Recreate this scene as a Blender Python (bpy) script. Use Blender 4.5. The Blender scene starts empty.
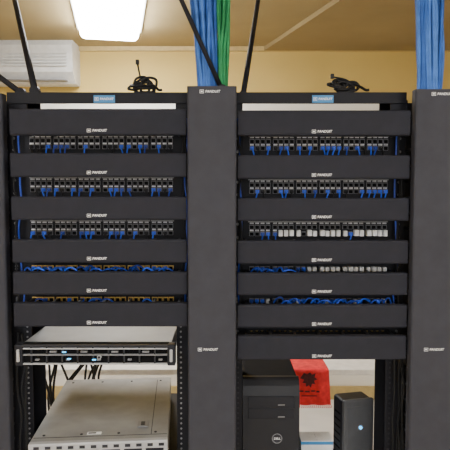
import bpy, bmesh, math, random
from mathutils import Vector, Matrix
random.seed(7)
SC=bpy.context.scene; COL=SC.collection
TH=math.radians(3.5); F=560.0; CAM=Vector((0,-1.5,1.55))
def ray(px,py):
    f=Vector((0,math.cos(TH),-math.sin(TH))); u=Vector((0,math.sin(TH),math.cos(TH)))
    return f+Vector((1,0,0))*((px-225)/F)+u*((225-py)/F)
def W(px,py,Y):
    d=ray(px,py); return CAM+d*((Y-CAM.y)/d.y)
def WZ(px,py,Z):
    d=ray(px,py); return CAM+d*((Z-CAM.z)/d.z)
# ---------------- materials
def mat(name,col,rough=.5,metal=0,emit=None,es=0,var=.08,scale=30,bump=0.0,col2=None,spec=.5):
    m=bpy.data.materials.new(name); m.use_nodes=True; nt=m.node_tree; b=nt.nodes['Principled BSDF']
    b.inputs['Roughness'].default_value=rough; b.inputs['Metallic'].default_value=metal; b.inputs['Specular IOR Level'].default_value=spec
    tc=nt.nodes.new('ShaderNodeTexCoord'); n=nt.nodes.new('ShaderNodeTexNoise'); n.inputs['Scale'].default_value=scale; n.inputs['Detail'].default_value=4
    nt.links.new(tc.outputs['Object'],n.inputs['Vector'])
    r=nt.nodes.new('ShaderNodeValToRGB')
    c2=col2 or [min(1,c*(1+var)) for c in col]; c1=[c*(1-var) for c in col]
    r.color_ramp.elements[0].position=.3; r.color_ramp.elements[1].position=.7
    r.color_ramp.elements[0].color=(*c1,1); r.color_ramp.elements[1].color=(*c2,1)
    nt.links.new(n.outputs['Fac'],r.inputs['Fac']); nt.links.new(r.outputs['Color'],b.inputs['Base Color'])
    if bump:
        bp=nt.nodes.new('ShaderNodeBump'); bp.inputs['Strength'].default_value=bump; bp.inputs['Distance'].default_value=.002
        n2=nt.nodes.new('ShaderNodeTexNoise'); n2.inputs['Scale'].default_value=scale*12; nt.links.new(tc.outputs['Object'],n2.inputs['Vector'])
        nt.links.new(n2.outputs['Fac'],bp.inputs['Height']); nt.links.new(bp.outputs['Normal'],b.inputs['Normal'])
    if emit:
        b.inputs['Emission Color'].default_value=(*emit,1); b.inputs['Emission Strength'].default_value=es
    return m
M={}
M['cover']=mat('black_powder_coat',(.0195,.0198,.0265),.7,bump=.1,spec=.15)
M['door']=mat('charcoal_powder_coat',(.040,.040,.049),.65,bump=.1,spec=.15)
M['frame']=mat('black_steel',(.011,.011,.015),.6,spec=.2)
M['plast']=mat('black_plastic',(.012,.012,.016),.5,spec=.25)
M['towerp']=mat('satin_black_plastic',(.011,.011,.014),.45,spec=.3)
M['towert']=mat('dark_painted_steel',(.012,.012,.014),.85,spec=.08)
M['hole']=mat('dark_recess',(.004,.004,.005),.8,spec=.1)
M['white']=mat('white_print',(.9,.9,.9),.5)
M['lab']=mat('grey_label',(.65,.65,.68),.6,var=.4,scale=90)
M['jackgrey']=mat('grey_jack_plastic',(.16,.16,.175),.5,var=.5,scale=60)
M['wplug']=mat('white_plastic',(.97,.97,.97),.4)
M['blue']=mat('blue_jacket',(.02,.10,.70),.4,var=.3)
M['dblue']=mat('dark_blue_jacket',(.012,.05,.38),.4,var=.3)
M['lblue']=mat('light_blue_jacket',(.06,.165,.50),.6,var=.2,spec=.2)
M['mblue']=mat('mid_blue_jacket',(.03,.10,.36),.6,var=.2,spec=.2)
M['green']=mat('green_jacket',(.02,.20,.07),.55,var=.25,spec=.2)
M['rubber']=mat('black_rubber',(.010,.010,.011),.5,spec=.25)
M['bluelab']=mat('blue_sticker',(.03,.22,.5),.4)
M['brass']=mat('brass_contact',(.70,.45,.10),.45,.1,var=.4,scale=60)
M['silver']=mat('galvanised_steel',(.20,.20,.197),.5,.15,var=.15,scale=9)
M['silver2']=mat('brushed_grey_lid',(.27,.268,.26),.55,.1,var=.16,scale=12)
M['palesil']=mat('pale_silver_trim',(.42,.42,.43),.4,.2,scale=20)
M['dgrey']=mat('dark_grey_plastic',(.025,.025,.030),.5,spec=.25)
M['mgrey']=mat('mid_grey_plastic',(.18,.18,.19),.4)
M['led']=mat('cyan_blue_led',(.05,.5,.9),.3,emit=(.06,.5,1),es=3)
M['red']=mat('red_cloth',(.74,.025,.035),.8,var=.2,scale=40,bump=.4)
M['blackink']=mat('black_ink',(.07,.010,.013),.8,var=.5,scale=120)
M['tbl']=mat('cream_laminate',(.85,.83,.80),.4)
M['ac']=mat('off_white_plastic',(.58,.58,.57),.45)
M['carton']=mat('white_carton',(.75,.75,.75),.7)
M['wall']=mat('ochre_paint',(.60,.44,.145),.75,var=.06,scale=2,bump=.1,spec=.2)
M['wall2']=mat('cream_paint',(.64,.62,.58),.75,var=.05,scale=2)
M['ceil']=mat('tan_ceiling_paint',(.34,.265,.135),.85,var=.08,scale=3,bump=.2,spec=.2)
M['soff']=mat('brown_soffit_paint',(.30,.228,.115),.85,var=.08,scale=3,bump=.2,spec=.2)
M['floor']=mat('pale_vinyl',(.74,.72,.70),.45,var=.08,scale=5)
M['wains']=mat('white_paint',(.84,.82,.78),.6,var=.04,scale=2)
M['trim']=mat('cream_trim',(.50,.38,.16),.5)
M['lamp']=mat('lamp_diffuser',(.9,.9,.88),.5,emit=(1,.99,.97),es=22)
M['lamp2']=mat('bright_lamp_diffuser',(.9,.9,.88),.5,emit=(1,.99,.98),es=46)
M['lampw']=mat('lamp_housing',(.8,.8,.78),.5)
M['fill_glow']=mat('added_window_glow',(.8,.85,.9),.2,emit=(.9,.95,1),es=1.0)  # glowing panes of the window added behind the camera
M['modf']=mat('slate_grey_plastic',(.06,.062,.068),.5,spec=.3)
# ---------------- builder
class B:
    def __init__(s): s.bm=bmesh.new(); s.mats=[]
    def mi(s,k):
        if k not in s.mats: s.mats.append(k)
        return s.mats.index(k)
    def _tag(s,faces,k):
        i=s.mi(k)
        for f in faces: f.material_index=i
    def box(s,x0,x1,y0,y1,z0,z1,k,bev=0,seg=2,rot=None):
        r=bmesh.ops.create_cube(s.bm,size=1); vs=r['verts']
        for v in vs: v.co=Vector(((x0+x1)/2+v.co.x*(x1-x0),(y0+y1)/2+v.co.y*(y1-y0),(z0+z1)/2+v.co.z*(z1-z0)))
        fs=set(f for v in vs for f in v.link_faces); s._tag(fs,k)
        if bev:
            es=list(set(e for v in vs for e in v.link_edges))
            rr=bmesh.ops.bevel(s.bm,geom=es,offset=bev,segments=seg,profile=.5,affect='EDGES',material=-1)
            s._tag(rr['faces'],k)
        return s
    def cyl(s,c,r,d,axis,k,seg=20,r2=None):
        rr=bmesh.ops.create_cone(s.bm,cap_ends=True,segments=seg,radius1=r,radius2=r if r2 is None else r2,depth=d)
        q={'z':Matrix.Identity(3),'y':Matrix.Rotation(math.pi/2,3,'X'),'x':Matrix.Rotation(math.pi/2,3,'Y')}[axis]
        for v in rr['verts']: v.co=q@v.co+Vector(c)
        s._tag(set(f for v in rr['verts'] for f in v.link_faces),k); return s
    def tor(s,c,R,r,k,axis='y',n=24,m=6):
        i=s.mi(k); rings=[]
        for a in range(n):
            A=2*math.pi*a/n; ring=[]
            for b in range(m):
                Bq=2*math.pi*b/m; rad=R+r*math.cos(Bq); h=r*math.sin(Bq)
                p=(rad*math.cos(A),h,rad*math.sin(A)) if axis=='y' else (rad*math.cos(A),rad*math.sin(A),h)
                ring.append(s.bm.verts.new(Vector(c)+Vector(p)))
            rings.append(ring)
        for a in range(n):
            for b in range(m):
                f=s.bm.faces.new((rings[a][b],rings[(a+1)%n][b],rings[(a+1)%n][(b+1)%m],rings[a][(b+1)%m])); f.material_index=i; f.smooth=True
        return s
    def _pr(s,a,b,k):
        i=s.mi(k); n=len(a)
        fs=[s.bm.faces.new((a[j],a[(j+1)%n],b[(j+1)%n],b[j])) for j in range(n)]
        fs+= [s.bm.faces.new(a[::-1]),s.bm.faces.new(b)]
        for f in fs: f.material_index=i
        return s
    def prism(s,prof,x0,x1,k):
        return s._pr([s.bm.verts.new((x0,y,z)) for y,z in prof],[s.bm.verts.new((x1,y,z)) for y,z in prof],k)
    def prismz(s,prof,z0,z1,k):
        return s._pr([s.bm.verts.new((x,y,z0)) for x,y in prof],[s.bm.verts.new((x,y,z1)) for x,y in prof],k)
    def prismy(s,prof,y0,y1,k):
        return s._pr([s.bm.verts.new((x,y0,z)) for x,z in prof],[s.bm.verts.new((x,y1,z)) for x,z in prof],k)
    def tube(s,pts,r,k,sides=6,sub=5):
        i=s.mi(k); P=[Vector(p) for p in pts]; Q=[]
        for a in range(len(P)-1):
            p0=P[max(a-1,0)];p1=P[a];p2=P[a+1];p3=P[min(a+2,len(P)-1)]
            for t in range(sub):
                t=t/sub; Q.append(.5*((2*p1)+(-p0+p2)*t+(2*p0-5*p1+4*p2-p3)*t*t+(-p0+3*p1-3*p2+p3)*t**3))
        Q.append(P[-1]); rings=[]; N=None
        for a,q in enumerate(Q):
            T=(Q[min(a+1,len(Q)-1)]-Q[max(a-1,0)]).normalized()
            if N is None: N=T.orthogonal().normalized()
            N=(N-T*N.dot(T)).normalized(); Bn=T.cross(N)
            rings.append([s.bm.verts.new(q+N*r*math.cos(2*math.pi*b/sides)+Bn*r*math.sin(2*math.pi*b/sides)) for b in range(sides)])
        for a in range(len(rings)-1):
            for b in range(sides):
                f=s.bm.faces.new((rings[a][b],rings[a][(b+1)%sides],rings[a+1][(b+1)%sides],rings[a+1][b])); f.material_index=i; f.smooth=True
        for rg in (rings[0],rings[-1]):
            f=s.bm.faces.new(rg); f.material_index=i
        return s
    def mesh(s,name):
        bmesh.ops.recalc_face_normals(s.bm,faces=s.bm.faces[:])
        me=bpy.data.meshes.new(name); s.bm.to_mesh(me); s.bm.free()
        for k in s.mats: me.materials.append(M[k])
        return me
def obj(name,me,loc=(0,0,0),parent=None,label=None,cat=None,group=None,kind=None,rot=None):
    o=bpy.data.objects.new(name,me); COL.objects.link(o); o.location=loc
    if rot: o.rotation_euler=rot
    if parent: o.parent=parent
    if label: o['label']=label
    if cat: o['category']=cat
    if group: o['group']=group
    if kind: o['kind']=kind
    return o
def textmesh(txt,size,k,icon=True,depth=.0006):
    cu=bpy.data.curves.new('t','FONT'); cu.body=txt; cu.size=size; cu.extrude=depth/2; cu.align_x='LEFT'; cu.align_y='CENTER'; cu.offset=size*.012; cu.shear=.15
    o=bpy.data.objects.new('t',cu); COL.objects.link(o); bpy.context.view_layer.update()
    dg=bpy.context.evaluated_depsgraph_get(); me=bpy.data.meshes.new_from_object(o.evaluated_get(dg)); bpy.data.objects.remove(o)
    bm=bmesh.new(); bm.from_mesh(me); 
    w=max(v.co.x for v in bm.verts) if bm.verts else size
    if icon:
        h=size*.5
        for (a,b,c,d) in ((-3.2*h,-3*h,-h,h),(-1.0*h,-.8*h,-h,h),(-3.2*h,-.8*h,h*.8,h),(-3.2*h,-.8*h,-h,-.8*h),(-2.6*h,-1.5*h,-.3*h,.35*h)):
            r=bmesh.ops.create_cube(bm,size=1)
            for v in r['verts']: v.co=Vector(((a+b)/2+v.co.x*(b-a),(c+d)/2+v.co.y*(d-c),v.co.z*depth))
    off=((-3.2*size*.5 if icon else 0)+w)/2
    R=Matrix.Rotation(math.pi/2,3,'X')
    for v in bm.verts: v.co=R@(v.co-Vector((off,0,0)))
    bm.to_mesh(me); bm.free(); me.materials.clear(); me.materials.append(M[k]); return me
LOGO=textmesh('PANDUIT',.0090,'white')
# ---------------- ROOM
CEIL=2.58; BACK=2.6
def slab(name,x0,x1,y0,y1,z0,z1,k):
    return obj(name,B().box(x0,x1,y0,y1,z0,z1,k).mesh(name),kind='structure')
slab('floor',-2.6,2.6,-3.6,2.7,-.1,0,'floor')
slab('ceiling',-2.6,2.6,-3.6,2.7,CEIL,CEIL+.1,'ceil')
slab('wall_back',-2.6,2.6,BACK,BACK+.1,0,CEIL,'wall')
slab('wall_front',-2.6,2.6,-3.6,-3.5,0,CEIL,'wall2')
slab('wall_left',-2.6,-2.5,-3.5,BACK,0,CEIL,'wall')
slab('wall_right',2.5,2.6,-3.5,BACK,0,CEIL,'wall')
slab('baseboard_back',-2.5,2.5,BACK-.025,BACK-.01,0,.1,'trim')
slab('trim_1',-2.5,2.5,BACK-.03,BACK,CEIL-.03,CEIL,'trim')
slab('trim_3',-2.5,2.5,BACK-.01,BACK,0,1.1,'wains')
zr=W(225,107.5,BACK-.02).z
slab('trim_4',-2.5,2.5,BACK-.03,BACK,zr-.035,zr+.03,'wains')
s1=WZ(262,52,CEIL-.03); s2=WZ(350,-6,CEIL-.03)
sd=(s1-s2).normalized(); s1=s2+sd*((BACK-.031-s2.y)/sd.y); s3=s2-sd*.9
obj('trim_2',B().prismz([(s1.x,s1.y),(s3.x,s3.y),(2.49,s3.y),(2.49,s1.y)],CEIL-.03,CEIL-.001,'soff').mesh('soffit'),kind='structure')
g=B(); g.box(-1.2,1.2,-3.5,-3.49,1.0,2.1,'fill_glow')
for a in (-1.22,-.42,.38,1.18): g.box(a,a+.04,-3.5,-3.47,.98,2.12,'trim')
for a in (.97,2.1): g.box(-1.24,1.24,-3.5,-3.46,a,a+.04,'trim')
obj('added_window_1',g.mesh('added_window'),kind='structure')  # unseen window added behind the camera to light the ports from the front
# ---------------- lamps
def lamp(cx,cy,w,l,lab,rz=0,k='lamp'):
    e=obj('ceiling_lamp',B().box(-w/2-.02,w/2+.02,-l/2-.02,l/2+.02,-.02,0,'lampw',.004).mesh('lamp_housing'),(cx,cy,CEIL),label=lab,cat='lamp',group='fluorescent ceiling lamps',rot=(0,0,rz))
    obj('diffuser',B().box(-w/2,w/2,-l/2,l/2,-.085,-.018,k,.035,5).mesh('lamp_diffuser'),(0,0,0),parent=e)
    return e
lamp(-.635,1.62,.36,1.0,'glowing white wraparound fluorescent fixture on tan ceiling',math.radians(11),'lamp2')
for x in (-1.1,1.1):  # unseen fixtures added behind the camera for room light on that side
    lamp(x,-1.7,.37,1.2,'added unseen wraparound fluorescent fixture over the aisle')
def area(loc,rot,sx,sy,e,c=(1,.98,.97)):
    l=bpy.data.lights.new('area','AREA'); l.shape='RECTANGLE'; l.size=sx; l.size_y=sy; l.energy=e; l.color=c
    o=bpy.data.objects.new('added_light',l); COL.objects.link(o); o.location=loc; o.rotation_euler=rot
for x in (-1.1,1.1): area((x,-1.7,CEIL-.09),(0,0,0),.36,1.2,12)  # area lights under the added aisle fixtures
area((0,-3.44,1.55),(math.pi/2,0,0),2.3,1.05,32,(.92,.95,1))  # frontal fill light set at the added window
# ---------------- AC
a0=W(-70,38,BACK-.2); a1=W(73,82,BACK-.2)
z0,z1=a1.z,a0.z
bb=B().prism([(0,z0+.03),(-.02,z0),(-.13,z0),(-.2,z0+.07),(-.215,z1-.05),(-.19,z1),(0,z1)],a0.x,a1.x,'ac')
ac=obj('air_conditioner',bb.mesh('ac_body'),(0,BACK,0),label='off-white wall-mounted air conditioner below the ceiling',cat='air conditioner')
obj('louver',B().box(a0.x+.05,a1.x-.05,-.19,-.13,z0+.012,z0+.02,'mgrey',.002).mesh('louver'),(0,-.01,0),parent=ac)
gg=B()
for i in range(5): gg.box(a0.x+.04,a1.x-.04,-.222,-.205,z1-.11-.02*i,z1-.103-.02*i,'ac')
obj('intake_grille',gg.mesh('grille'),(0,0,0),parent=ac)
# ---------------- RACKS
ZT=W(100,92.5,.1).z; ZTB=W(100,103.8,.1).z
RACK={'L':dict(px=[(-.615,-.56),(-.14,-.088)],cx=(-.572,-.1035)),'R':dict(px=[(.018,.050),(.468,.512)],cx=(.0345,.492))}
def rack(d,lab):
    (l0,l1),(r0,r1)=d['px']; e=bpy.data.objects.new('equipment_rack',None); COL.objects.link(e); e.location=((l0+r1)/2,.14,0)
    e['label']=lab; e['category']='server rack'; e['group']='open two-post racks'
    cx=(l0+r1)/2
    for a,b,s in ((l0,l1,1),(r0,r1,-1)):
        g=B(); t=.004
        g.box(a,b,-.04,-.036,0.012,ZT,'frame'); g.box(a,b,.076,.08,.012,ZT,'frame')
        xs=(a,a+t) if s==1 else (b-t,b); g.box(xs[0],xs[1],-.036,.076,.012,ZT,'frame')
        xh=(b-.012) if s==1 else a+.012
        z=.1
        while z<ZT-.05:
            g.cyl((xh,-.0402,z),.0030,.002,'y','dgrey' if l0>0 else 'mgrey',8); z+=.0148*1.0 if int(z*67)%3 else .0157
        m=g.mesh('rack_post'); o=obj('post',m,(-cx,0,0),parent=e)
    g=B(); g.box(l0,r1,-.045,-.04,ZTB,ZT,'frame',.001); g.box(l0,r1,-.04,.085,ZT-.005,ZT,'frame'); 
    obj('crossbar',g.mesh('crossbar'),(-cx,0,0),parent=e)
    g=B(); 
    for y in (-.12,.08): g.box(l0,r1,y,y+.08,0,.008,'frame',.002); g.box(l0,r1,y+(0.074 if y<0 else 0),y+(.08 if y<0 else .006),.008,.07,'frame')
    obj('base',g.mesh('rack_base'),(-cx,0,0),parent=e)
    px=104 if l0<-.1 else 323
    p=W(px,98.5,.09)
    g=B().box(-.030,.030,-.001,.001,-.0105,.0105,'bluelab',.0004)
    o=obj('logo_label',g.mesh('top_label'),(p.x-cx,-.0465,p.z-.001),parent=e,label='blue sticker with white lettering')
    obj('lettering',LOGO,(0,-.0015,0),parent=o)
    return e
rack(RACK['L'],'open black steel two-post rack full of patch panels and servers')
rack(RACK['R'],'open black steel two-post rack holding patch panels and a shelf')
# horizontal managers
rowsL=[(108.5,135),(153,177),(196.5,220),(239.5,263),(272,295),(303,327)]
rowsR=[(110,135.5),(155,179),(198,221),(240.5,264),(273,295.5),(305,328),(336,360)]
FING={}
def hmanager(d,t,b,lpx,lpy):
    x0,x1=d['cx']; z1=W(225,t,0).z; z0=W(225,b,0).z; zc=(z0+z1)/2; h=(z1-z0)/2; cx=(x0+x1)/2; w=(x1-x0)/2
    g=B()
    g.box(-w-.0,w+.0,.0865,.0895,-h+.012,h-.012,'frame')
    e=obj('cable_manager',g.mesh('manager_backplate'),(cx,0,zc),label='black horizontal cable manager with flat snap-on cover',cat='cable manager',group='horizontal cable managers')
    o_=[(.018,h),(.006,h),(.0015,h-.0015),(0,h-.006),(0,-h+.006),(.0015,-h+.0015),(.006,-h),(.018,-h),(.018,-h+.002),(.007,-h+.002),(.003,-h+.004),(.002,-h+.007),(.002,h-.007),(.003,h-.004),(.007,h-.002),(.018,h-.002)]
    obj('cover',B().prism(o_,-w,w,'cover').mesh('manager_cover'),(0,0,0),parent=e)
    for s in (1,-1):
        key=(round(h,3),s); fm=FING.get(key)
        if fm is None:
            q=s*(h-.006)
            if s>0: pr=[(.0885,q-.002),(.0885,q+.002),(.004,q+.002),(.004,q-.010),(.008,q-.010),(.008,q-.002)]
            else: pr=[(.0885,q+.002),(.0885,q-.002),(.004,q-.002),(.004,q+.010),(.008,q+.010),(.008,q+.002)]
            fm=FING[key]=B().prism(pr,-.003,.003,'plast').mesh('manager_finger')
        for i in range(7): obj('finger',fm,(-w+.025+i*(2*w-.05)/6,0,0),parent=e)
    p=W(lpx,lpy,0)
    obj('logo_label',LOGO,(p.x-cx,-.0008,p.z-zc),parent=e,label='small white printed maker mark')
    return e
for (t,b) in rowsL: hmanager(RACK['L'],t,b,97,b-4.5)
for (t,b) in rowsR: hmanager(RACK['R'],t,b,322,b-4)
# vertical managers
def vmanager(x0,x1,ztop,lab,yf=-.02,logos=(),door=True):
    cx=(x0+x1)/2; w=(x1-x0)/2; e=bpy.data.objects.new('vertical_cable_manager',None); COL.objects.link(e); e.location=(cx,0,0)
    e['label']=lab; e['category']='cable manager'; e['group']='vertical cable managers'
    if door:
        prof=[(-w,yf+.03),(-w,yf+.006),(-w+.002,yf+.002),(-w+.006,yf),(w-.006,yf),(w-.002,yf+.002),(w,yf+.006),(w,yf+.03),(w-.002,yf+.03),(w-.002,yf+.007),(w-.007,yf+.002),(-w+.007,yf+.002),(-w+.002,yf+.007),(-w+.002,yf+.03)]
        o=obj('door',B().prismz(prof,.06,ztop,'door').box(-w+.001,w-.001,yf+.001,yf+.03,ztop-.003,ztop,'door').mesh('manager_door'),parent=e)
        for px,py in logos:
            p=W(px,py,yf); obj('logo_label',LOGO,(p.x-cx,yf-.0008,p.z),parent=o,label='small white printed maker mark')
    g=B(); wb=w-.016
    g.box(-wb,wb,.15,.154,0,ztop-.01,'frame'); 
    for s in (-1,1): g.box(s*wb-.002,s*wb+.002,.1,.154,0,ztop-.01,'frame')
    obj('back_channel',g.mesh('manager_channel'),parent=e)
    g=B(); z=.12
    while z<ztop-.03:
        for s in (-1,1):
            g.box(s*wb-.003,s*wb+.003,yf+.032,.1,z,z+.007,'plast'); g.box(s*wb-.003,s*wb+.003,yf+.03,yf+.036,z-.008,z+.016,'plast')
        z+=.044
    obj('finger_row',g.mesh('manager_fingers'),parent=e,kind='stuff')
    return e
VM=W(210,86,-.02)
vmanager(-.0995,.0305,VM.z,'charcoal vertical cable manager with long smooth door',logos=((210,91.5),(208,349.5)))
vmanager(.4985,.6265,W(430,89,-.02).z,'charcoal vertical cable manager with smooth door at row end',logos=((442,94),(434,349.5)))
vmanager(-.728,-.602,VM.z-.01,'black vertical cable manager at end of rack row',yf=.03)
# ---------------- patch panels
JK=B().box(-.0068,.0068,-.003,0,-.0066,.0066,'jackgrey',.0008).box(-.0054,.0054,-.0036,-.0028,-.0056,.0038,'hole').mesh('jack')
JD=B().box(-.0068,.0068,-.003,0,-.0055,.0055,'dgrey',.0008).box(-.0054,.0054,-.0036,-.0028,-.0046,.0030,'hole').box(-.003,.003,-.0040,-.0030,.0034,.0044,'brass').mesh('jack_dark')
def jw(w,zt,zb,d): return B().box(-w,w,-d,0,-zb,zt,'wplug',.0010).mesh('jack_white')
JWS=[jw(.0062,.0115,.0055,.018),jw(.0056,.0090,.0065,.014),jw(.0062,.0115,.0050,.022),jw(.0056,.0110,.0065,.016)]
JWT=[jw(.0060,.0066,.0062,.02),jw(.0054,.0056,.0062,.016)]
JB=B().box(-.0074,.0074,-.004,0,-.0062,.0066,'brass',.0006).box(-.0050,.0050,-.0046,-.0036,-.0056,.0036,'hole').mesh('jack_brass')
LB=B().box(-.033,.033,-.0022,0,-.0018,.0018,'mgrey',.0004).mesh('label_strip')
def cordmesh(i,k,ln):
    r=random.Random(i); dx=r.uniform(-.006,.006); fw=r.uniform(.015,.019)
    g=B(); g.tube([(0,-.010,0),(0,-fw*.9,-.002),(dx*.3,-fw-.001,-.007),(dx*.8,-fw+.002,-ln*.6),(dx,-fw+.006,-ln)],.0021,k,6,4); return g.mesh('cord')
PL=B().box(-.0054,.0054,-.012,-.002,-.0048,.0044,'blue',.001).mesh('plug')
PLK=B().box(-.0050,.0050,-.012,-.002,-.0045,.004,'plast',.001).mesh('plug_black')
PLC=B().box(-.0054,.0054,-.012,-.002,-.0045,.004,'dblue',.001).mesh('plug_dark_blue')
CM={}
for ki,k in enumerate(('blue','dblue','rubber')):
    for v in range(6): CM[(k,v)]=cordmesh(v+ki*10,k,.026)
YP=.0945
def panel(d,pt,pb,kind,npop,side,mix,lab,npop2=0):
    zt=W(225,pt,YP).z; zb=W(225,pb,YP).z
    (l0,l1),(r0,r1)=d['px']; zc=(zt+zb)/2; h=(zt-zb)/2; cx=(l0+r1)/2; w=(r1-l0)/2-.006
    m=.017
    g=B(); g.box(-w,w,0,.003,-h-m,h+m,'frame'); g.box(-w+.05,w-.05,.003,.05,-h,-h+.003,'frame'); 
    for s in (-1,1):
        for q in (-1,1): g.cyl((s*(w-.012),-.001,q*(h-.009)),.004,.003,'y','mgrey',10)
    y=YP
    e=obj('jack_field',g.mesh('panel_plate'),(cx,y,zc),label=lab,cat='patch panel',group='patch panels')
    x0=l1+.004-cx+(.012 if d is RACK['R'] else 0); x1=r0-.004-cx; n=24; gw=(x1-x0)/6
    pos=[]
    big=h>.02
    for gi in range(6):
        gx=x0+gw*(gi+.5)
        if kind not in('brass','dark') and big: obj('label_strip',LB,(gx,-.0002,h-.002),parent=e)
        for j in range(4): pos.append(gx+(j-1.5)*gw*.232)
    rowz=[h*.40,-h*.30] if big else [0]
    taken=[]; taken2=[]
    rr=random.Random(int(zc*1000)+side)
    for ri,rz in enumerate(rowz):
        for i,x in enumerate(pos):
            jm=JK; last=ri==len(rowz)-1
            if kind=='brass': jm=JB
            if kind=='dark': jm=JD
            if kind=='white' and last and i>=mix and not (big and i in (9,17)): jm=rr.choice(JWS if big else JWT)
            if kind=='n' and not big and i%5==3: jm=JWT[1]
            obj('port',jm,(x,0,rz),parent=e)
            if jm is JK or kind=='brass':
                (taken if last else taken2).append((x,rz))
    if big:
        g=B()
        for i,x in enumerate(pos):
            g.box(x-.0054,x+.0054,-.0045,.0,h*.74,h*.74+.0024,'lab')
            if kind=='white' and i>=mix: continue
            g.box(x-.0054,x+.0054,-.0045,.0,h*.04-.0018,h*.04+.0020,'lab')
        obj('port_number_strip',g.mesh('port_dashes'),(0,0,0),parent=e,kind='stuff')
    rr.shuffle(taken); rr.shuffle(taken2)
    for x,rz in taken[:npop]+taken2[:npop2]:
        k=rr.choice(['blue','blue','dblue','rubber'])
        c=obj('network_cable',CM[(k,rr.randrange(6))],(cx+x,y,zc+rz),label='thin %s network cable plugged into a port'%('black' if k=='rubber' else 'blue'),cat='cable',group='plugged network cables')
        obj('plug',(PL if k=='blue' else PLC if k=='dblue' else PLK),(0,0,0),parent=c)
def Z0(py): return W(225,py,0).z
for i,(a,b,kd,n,mix) in enumerate([(135,153,'n',17,0),(177,196.5,'n',17,0),(220,239.5,'n',17,0),(263,272,'brass',14,0),(295,303,'brass',4,0)]):
    panel(RACK['L'],a,b,kd,n,1,mix,'black patch panel with %s ports and blue cables'%('brass-coloured' if kd=='brass' else 'black'),0)
for i,(a,b,kd,n,mix) in enumerate([(135.5,155,'n',18,0),(179,198,'n',16,0),(221,240.5,'white',4,5),(264,273,'white',8,10),(295.5,305,'n',18,0),(328,336,'dark',0,0)]):
    panel(RACK['R'],a,b,kd,n,2,mix,'black patch panel with %s ports and cables'%({'dark':'dark empty','white':'bright white','n':'black'}[kd]),0)
# ---------------- cables
def cable(pts,r,k,lab,grp,name='network_cable',sides=8):
    o=obj(name,B().tube(pts,r,k,sides,6).mesh('cable'),label=lab,cat='cable',group=grp); return o
def arcs(xa,xb,n,py,rise,grp='looped network cables'):
    for j in range(n):
        x=xa+(xb-xa)*(j+random.uniform(.1,.9))/n; dx=random.uniform(.012,.028)*random.choice((-1,1))
        z=Z0(py); y=random.uniform(.025,.05); hgt=random.uniform(.2,1)*rise
        pts=[(x-dx,y+.01,z-.03),(x-dx*.8,y,z-.006),(x-dx*.3,y-.005,z+hgt),(x+dx*.3,y,z+hgt*.8),(x+dx*.8,y+.006,z-.006),(x+dx,y+.01,z-.03)]
        cable(pts,.0024,random.choice(['blue','dblue','dblue']),'short blue network cable looping inside a cable manager',grp)
arcs(-.55,-.15,17,272,.012); arcs(-.55,-.15,4,303,.006)
arcs(.07,.20,5,273,.010); arcs(.14,.46,16,305,.012)
for xs,n in (((-.118,-.106),3),((.036,.05),3),((-.592,-.575),2),((.478,.492),3)):
    for j in range(n):
        x=random.uniform(*xs); pts=[]
        zt=Z0(115); zb=Z0(318)
        for i in range(10):
            t=i/9; pts.append((x+random.uniform(-.006,.006),.066+(.006*j)%.022+random.uniform(-.006,.004),zt+(zb-zt)*t))
        cable(pts,.0028,['rubber','dblue','rubber'][j%3],'network cable dropping down beside the rack post','side drop cables')
for xs,n,zl in (((.478,.53),7,.5),((-.596,-.566),3,.5)):
    for j in range(n):
        x=random.uniform(*xs); pts=[]
        for i in range(9):
            t=i/8; pts.append((x+random.uniform(-.007,.007),.075+random.uniform(-.012,.006),Z0(340)+(zl-Z0(340))*t))
        cable(pts,.0034,'rubber','dark network cable hanging down along the rack post','lower hanging cables')
def bundle(pxb,pxt,pyb,ks,n,r,Y,lab,grp):
    for j in range(n):
        lay=j%4; t=((j//4)+.5*(lay%2)+.3+random.uniform(-.25,.25))/(math.ceil(n/4)+.2)
        y=Y+.0085*lay+random.uniform(-.002,.002)
        b=W(pxb[0]+(pxb[1]-pxb[0])*t,pyb,y); t2=min(1,max(0,t+random.uniform(-.15,.15))); a=W(pxt[0]+(pxt[1]-pxt[0])*t2,0,y)
        sc=(CEIL-.01-b.z)/(a.z-b.z); top=b+(a-b)*sc
        pts=[b-Vector((0,-.01,.12)),b]
        for i in range(1,7):
            q=b.lerp(top,i/7); pts.append(q+Vector((random.uniform(-.004,.004),random.uniform(-.004,.004),0)))
        pts.append(top)
        cable(pts,r,random.choice(ks),lab,grp)
bundle((199,217),(192,214),92,['lblue','lblue','mblue'],28,.0050,.03,'blue network cable rising to the ceiling in a bundle','overhead blue cables')
bundle((219,227),(217,230),92,['green'],12,.0044,.03,'green network cable rising beside a blue bundle','overhead green cables')
bundle((418,441),(416,443),95,['lblue','lblue','mblue'],32,.0050,.03,'blue network cable rising to the ceiling in a bundle','overhead blue cables')
def bar(b,t,r,lab):
    b=Vector(b); t=Vector(t); g=B().tube([b,b.lerp(t,.5),t],r,'frame',8,2)
    g.cyl(t-Vector((0,0,.004)),.03,.006,'z','frame',16); g.cyl(b,.014,.02,'y','frame',12)
    obj('brace_bar',g.mesh('brace_bar'),label=lab,cat='metal bar',group='overhead brace bars')
bar(W(35,91,.13),WZ(5,-44,CEIL-.002),.0095,'black steel brace bar slanting from rack top to ceiling')
tb=W(86,-190,-.0); tb.z=CEIL-.002
bar(W(222,90,.01),tb,.0062,'black steel brace bar slanting across a cable bundle')
bar(W(243,96,.12),WZ(265,-43,CEIL-.002),.0085,'black steel brace bar slanting from rack top to ceiling')
bar(W(21,93,.13),WZ(-150,-35,CEIL-.002),.0085,'black steel brace bar reaching toward the side wall')
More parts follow.
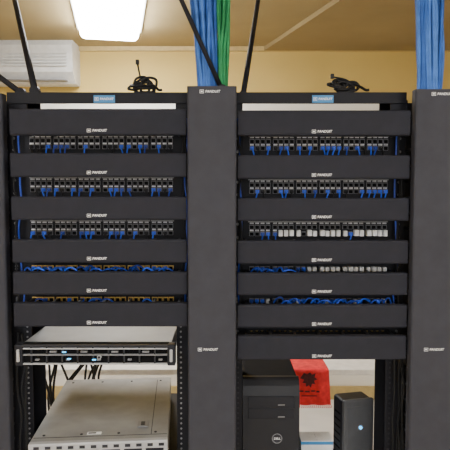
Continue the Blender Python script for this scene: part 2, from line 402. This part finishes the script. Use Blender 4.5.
def coil(px,py,lab,sd,tail):
    c=W(px,py,.12); c.z=ZT+.004; g=B(); r=random.Random(sd)
    pts=[]
    for i in range(64):
        a=i/64*2*math.pi*7; tilt=.9+.6*math.sin(a*.31+sd); R=.016+.007*math.sin(i*.9+sd)
        pts.append(c+Vector((R*1.5*math.cos(a)+.012*math.sin(a*.22+sd)+r.uniform(-.004,.004),R*math.sin(a)*math.cos(tilt)+.004,max(.0,.017+R*1.15*math.sin(a)*math.sin(tilt)+.006*math.sin(i*.5)))))
    g.tube(pts,.0038,'rubber',6,3)
    g.tube([pts[-1],c+Vector((.03,.0,.02)),c+Vector((.042,-.02,.010)),c+Vector((.052,-.03,.001)),c+Vector((.06,-.035,.001))],.0038,'rubber',6,4)
    e1=c+Vector(tail)
    g.tube([pts[0],c+Vector((.015,.01,.03)),c+Vector((-.004,.01,.04)),e1],.0026,'rubber',6,4)
    o=obj('power_cable',g.mesh('coiled_cord'),label=lab,cat='cable',group='coiled cables on rack tops')
    obj('plug',B().box(-.005,.005,-.005,.005,-.005,.009,'rubber',.002).mesh('plug_head'),e1,parent=o)
coil(142,88,'coiled black power cable lying on top of a rack',1,(-.014,.01,.085))
coil(345,90,'tangled black power cable lying on top of a rack',4,(-.035,.01,.045))
# ---------------- slim server
zt=W(95,344.5,0).z; zb=W(95,365.5,0).z; h=zt-zb
g=B(); g.box(-.205,.205,.0,.56,0.002,h-.003,'silver',.001)
srv=obj('rack_server',g.mesh('server_body'),(-.3535,.03,zb),label='slim rack server with black bezel and silver lid',cat='server')
g=B(); w=.2205
g.box(-w+.02,w-.02,-.024,0,.003,h,'hole',.002)
g.box(-w+.022,w-.022,-.033,-.024,h-.006,h-.0005,'dgrey',.0008)
g.box(-w+.024,w-.024,-.033,-.024,h-.013,h-.0095,'palesil',.0008)
g.box(-w+.024,w-.024,-.033,-.024,h*.48,h*.48+.0035,'mgrey',.0008)
g.box(-w+.024,w-.024,-.033,-.024,.003,.0065,'palesil',.0006)
for i in range(9):
    x=-w+.045+i*.042
    g.box(x,x+.0035,-.0325,-.024,.004,h-.004,'dgrey')
    if i%2: g.box(x+.010,x+.028,-.032,-.024,h*.62,h*.62+.004,'mgrey')
    else: g.box(x+.012,x+.022,-.032,-.024,h*.24,h*.24+.004,'mgrey')
g.cyl((.012,-.033,h*.42),.0055,.006,'y','palesil',24); g.cyl((.012,-.0365,h*.42),.0036,.003,'y','dgrey',24)
obj('bezel',g.mesh('server_bezel'),(0,0,0),parent=srv,label='black open bezel with silver horizontal rails')
for s in (-1,1):
    g=B(); g.box(s*(w-.013)-.011,s*(w-.013)+.011,-.034,-.001,.0,h,'plast',.003); g.box(s*(w-.013)-.004,s*(w-.013)+.004,-.04,-.034,.012,h-.012,'palesil',.002)
    obj('handle',g.mesh('server_ear'),parent=srv,label='latch handle with silver grip')
for x,z in ((-.083,h*.66),(-.07,h*.34),(-.002,h*.3)):
    obj('indicator_light',B().box(-.005,.005,-.036,-.033,-.0015,.0015,'led',.0006).box(-.004,.004,-.0335,-.023,-.001,.001,'dgrey').mesh('led'),(x,0,z),parent=srv,label='glowing blue indicator')
# ---------------- large server on shelf
zt=W(100,440,.02).z; H=.088
def shelf(x0,x1,z,lab,y1=.62):
    g=B(); g.box(x0,x1,-.02,y1,-.003,0,'frame'); g.box(x0,x1,-.022,-.019,-.03,0,'frame')
    for s,x in ((1,x0),(-1,x1)): g.prism([(.07,-.003),(y1,-.003),(y1,-.02),(.1,-.09),(.07,-.09)],x-.001,x+.001,'frame')
    return obj('rack_shelf',g.mesh('rack_shelf'),(0,0,z),label=lab,cat='shelf')
zs=zt-H
shelf(-.555,-.145,zs,'black steel rack shelf under the grey server')
g=B(); w=.191
g.box(-w,w,.012,.525,.002,H-.002,'silver2',.002)
g.box(-w+.004,w-.004,.034,.036,H-.002,H-.0014,'dgrey')
g.box(w-.05,w-.048,.036,.5,H-.002,H-.0014,'dgrey')
for i in range(4):
    for yy in (.05,.49): g.cyl((-w+.03+i*.105,yy,H-.002),.004,.003,'z','dgrey',12)
S=obj('rack_server',g.mesh('big_server_body'),(-.350,.015,zs),label='wide silver-grey server with large flat lid',cat='server',rot=(0,0,math.radians(4.6)))
g=B(); g.box(-w,w,-.008,.012,0,H,'palesil',.004)
for i in range(6): g.box(-w+.02+i*.06,-w+.07+i*.06,-.0095,-.007,.012,H-.022,'plast',.001)
for i in range(12): g.box(-w+.015+i*.031,-w+.03+i*.031,-.0095,-.007,H-.016,H-.008,'dgrey')
obj('bezel',g.mesh('big_bezel'),parent=S,label='pale grey front bezel with dark drive bays')
obj('lid_latch',B().box(-.016,.016,-.02,.02,0,.004,'mgrey',.002).box(-.006,.006,-.012,.012,.003,.006,'dgrey',.001).mesh('latch'),(.115,.10,H-.001),parent=S)
obj('sticker',B().box(-.02,.02,-.008,.008,0,.001,'white').box(-.017,.005,-.004,.004,.0008,.0013,'dgrey').mesh('sticker'),(-.02,.052,H-.0008),parent=S,label='small white sticker')
for j in range(13):
    x=-.72+.017*j; y=.66+.018*j
    pts=[(x,y,1.3),(x+.03,y,1.15),(x-.01+random.uniform(-.03,.03),y,1.0),(x+random.uniform(-.02,.07),y,.88),(x+random.uniform(-.05,.06),y,.72),(x+random.uniform(0,.06),y,.5),(x+.04+.02*j,y+.02,.008)]
    cable(pts,.0048,'rubber','black power cable hanging loosely behind the servers','hanging power cables','power_cable')
# ---------------- right shelf + tower PC
zsh=.55
shelf(.052,.464,zsh,'black steel rack shelf carrying a desktop tower')
pf=W(268,378,.13); hh=pf.z-zsh; x0=.0535; x1=W(298.5,420,.13).x
w=(x1-x0)/2; cx=(x0+x1)/2
g=B(); g.box(-w,w,.02,.44,.004,hh-.002,'towert',.012,4)
pc=obj('desktop_tower',g.mesh('tower_body'),(cx,.13,zsh),label='black desktop computer tower with rounded front',cat='computer')
prof=[(.024,.0),(0,.0),(-.012,.03),(-.016,hh*.5),(-.012,hh-.05),(-.006,hh-.022),(.004,hh-.006),(.014,hh),(.024,hh-.001)]
obj('front_panel',B().prism(prof,-w-.001,w+.001,'towerp').mesh('tower_front'),parent=pc)
for i,(za,zb_) in enumerate(((.050,.082),(.086,.118))):
    obj('drive_bay',B().box(-w+.014,w-.014,-.0155,-.002,hh-zb_,hh-za,'plast',.002).box(.02,.04,-.017,-.014,hh-zb_+.005,hh-zb_+.008,'mgrey').mesh('bay'),parent=pc)
obj('drive_bay',B().box(-w+.03,w-.03,-.0175,-.004,hh-.245,hh-.225,'dgrey',.002).mesh('bay3'),parent=pc)
bd=W(277,438,.115)
em=obj('badge',B().tor((0,0,0),.014,.0014,'mgrey').cyl((0,0.001,0),.0135,.002,'y','dgrey',24).mesh('badge'),(bd.x-cx,-.0185,bd.z-zsh),parent=pc,label='round grey badge')
obj('lettering',textmesh('DELL',.009,'white',icon=False),(0,-.001,0),parent=em)
# slim upright unit
u0=W(343,420,.2); u1=W(376,420,.2); ut=W(355,399,.2).z; uw=(u1.x-u0.x)/2; uh=ut-zsh
g=B(); g.box(-uw,uw,0.008,.075,.012,uh-.003,'plast',.010,4); g.box(-uw-.012,uw+.012,-.005,.09,0,.014,'plast',.004)
for i in range(12): g.box(-uw-.0006,-uw+.001,.02,.065,.06+i*.022,.066+i*.022,'hole')
ups=obj('network_modem',g.mesh('modem_body'),((u0.x+u1.x)/2-.004,.2,zsh),label='slim dark grey upright modem with round blue light',cat='modem',rot=(0,0,math.radians(14)))
obj('front_panel',B().box(-uw,uw,-.006,.010,.012,uh,'modf',.006,3).box(-uw+.010,uw-.010,-.0075,-.004,.05,uh-.02,'modf',.002).mesh('modem_front'),parent=ups)
lz=W(358,428,.19).z-zsh
obj('power_light',B().cyl((0,-.008,0),.005,.003,'y','led',16).tor((0,-.008,0),.0075,.0012,'mgrey').mesh('modem_led'),(.004,0,lz),parent=ups,label='round glowing cyan light')
# carton
c0=W(301,445,.24); c1=W(333,445,.24); ct=W(315,441,.24).z
g=B(); cw=(c1.x-c0.x)/2; ch=ct-zsh; g.box(-cw,cw,0,.07,0,ch,'carton',.001); g.box(-cw-.0004,cw+.0004,-.0005,.0705,ch-.012,ch-.002,'bluelab'); g.box(-.001,.001,-.0005,.07,ch-.0005,ch+.0006,'lab')
obj('carton',g.mesh('carton'),((c0.x+c1.x)/2,.24,zsh),label='small white carton with blue stripe on the shelf',cat='box')
# ---------------- table
g=B(); g.box(-1.1,1.0,1.0,1.6,.712,.74,'tbl',.004)
T=obj('table',g.mesh('table_top'),label='long cream laminate table standing behind the racks',cat='table')
for x in (-1.04,.94):
    for y in (1.05,1.55): obj('leg',B().cyl((x,y,.356),.018,.712,'z','mgrey',16).cyl((x,y,.006),.024,.012,'z','plast',16).mesh('table_leg'),parent=T)
r0=W(285,385,.985).x; r1=W(329,385,.985).x; zbn=W(300,405,.985).z
SH=.06
bm=B(); i=bm.mi('red'); N=14; path=[(1.16,.7425),(1.02,.7425),(1.0,.7425),(.993,.738),(.990,.72),(.989,.68),(.988,.64),(.987,zbn)]
rows=[]
for (y,z) in path:
    rows.append([bm.bm.verts.new((r0+(r1-r0)*j/N+SH*(.74-z),y-(.004*math.sin(j*1.3) if z<.735 else 0)-.002,z)) for j in range(N+1)])
for a in range(len(rows)-1):
    for j in range(N):
        f=bm.bm.faces.new((rows[a][j],rows[a][j+1],rows[a+1][j+1],rows[a+1][j])); f.smooth=True
ban=obj('red_cloth',bm.mesh('red_cloth'),label='small red cloth with black print draped over the table edge',cat='cloth')
md=ban.modifiers.new('s','SOLIDIFY'); md.thickness=.0015
cxr=(r0+r1)/2; g=B()
em=[(-.028,.004),(-.02,.016),(-.008,.010),(.004,.018),(.012,.008),(.026,.014),(.022,-.002),(.034,-.010),(.02,-.016),(.026,-.030),(.012,-.028),(.008,-.044),(.0,-.034),(-.012,-.040),(-.012,-.026),(-.026,-.024),(-.018,-.012),(-.034,-.006)]
g.prismy([(cxr+.008+x*1.15,.712+z*1.15) for x,z in em],.9805,.9812,'blackink')
for a,b,c in ((-.045,-.022,.642),(-.016,.006,.640),(.012,.03,.643),(.036,.05,.640)):
    g.box(cxr+.006+a,cxr+.006+b,.9805,.9812,c,c+.007,'blackink')
g.box(cxr-.025,cxr+.045,.9805,.9812,.622,.626,'blackink')
obj('print',g.mesh('cloth_print'),parent=ban,label='black ink print')
g=B()
for j in range(22): x=r0+SH*(.74-zbn)+(r1-r0)*j/21; g.tube([(x,.986,zbn+.002),(x+.002,.985,zbn-.008),(x-.001,.986,zbn-.014)],.0018,'red',5,2)
obj('fringe',g.mesh('fringe'),parent=ban,kind='stuff')
# ---------------- world & camera
w=bpy.data.worlds.new('w'); SC.world=w; w.use_nodes=True; w.node_tree.nodes['Background'].inputs[0].default_value=(1,.95,.9,1); w.node_tree.nodes['Background'].inputs[1].default_value=.3
cd=bpy.data.cameras.new('cam'); cd.sensor_width=36; cd.lens=36*F/450; cd.clip_start=.05
co=bpy.data.objects.new('camera',cd); COL.objects.link(co); co.location=CAM; co.rotation_euler=(math.pi/2-TH,0,0); SC.camera=co
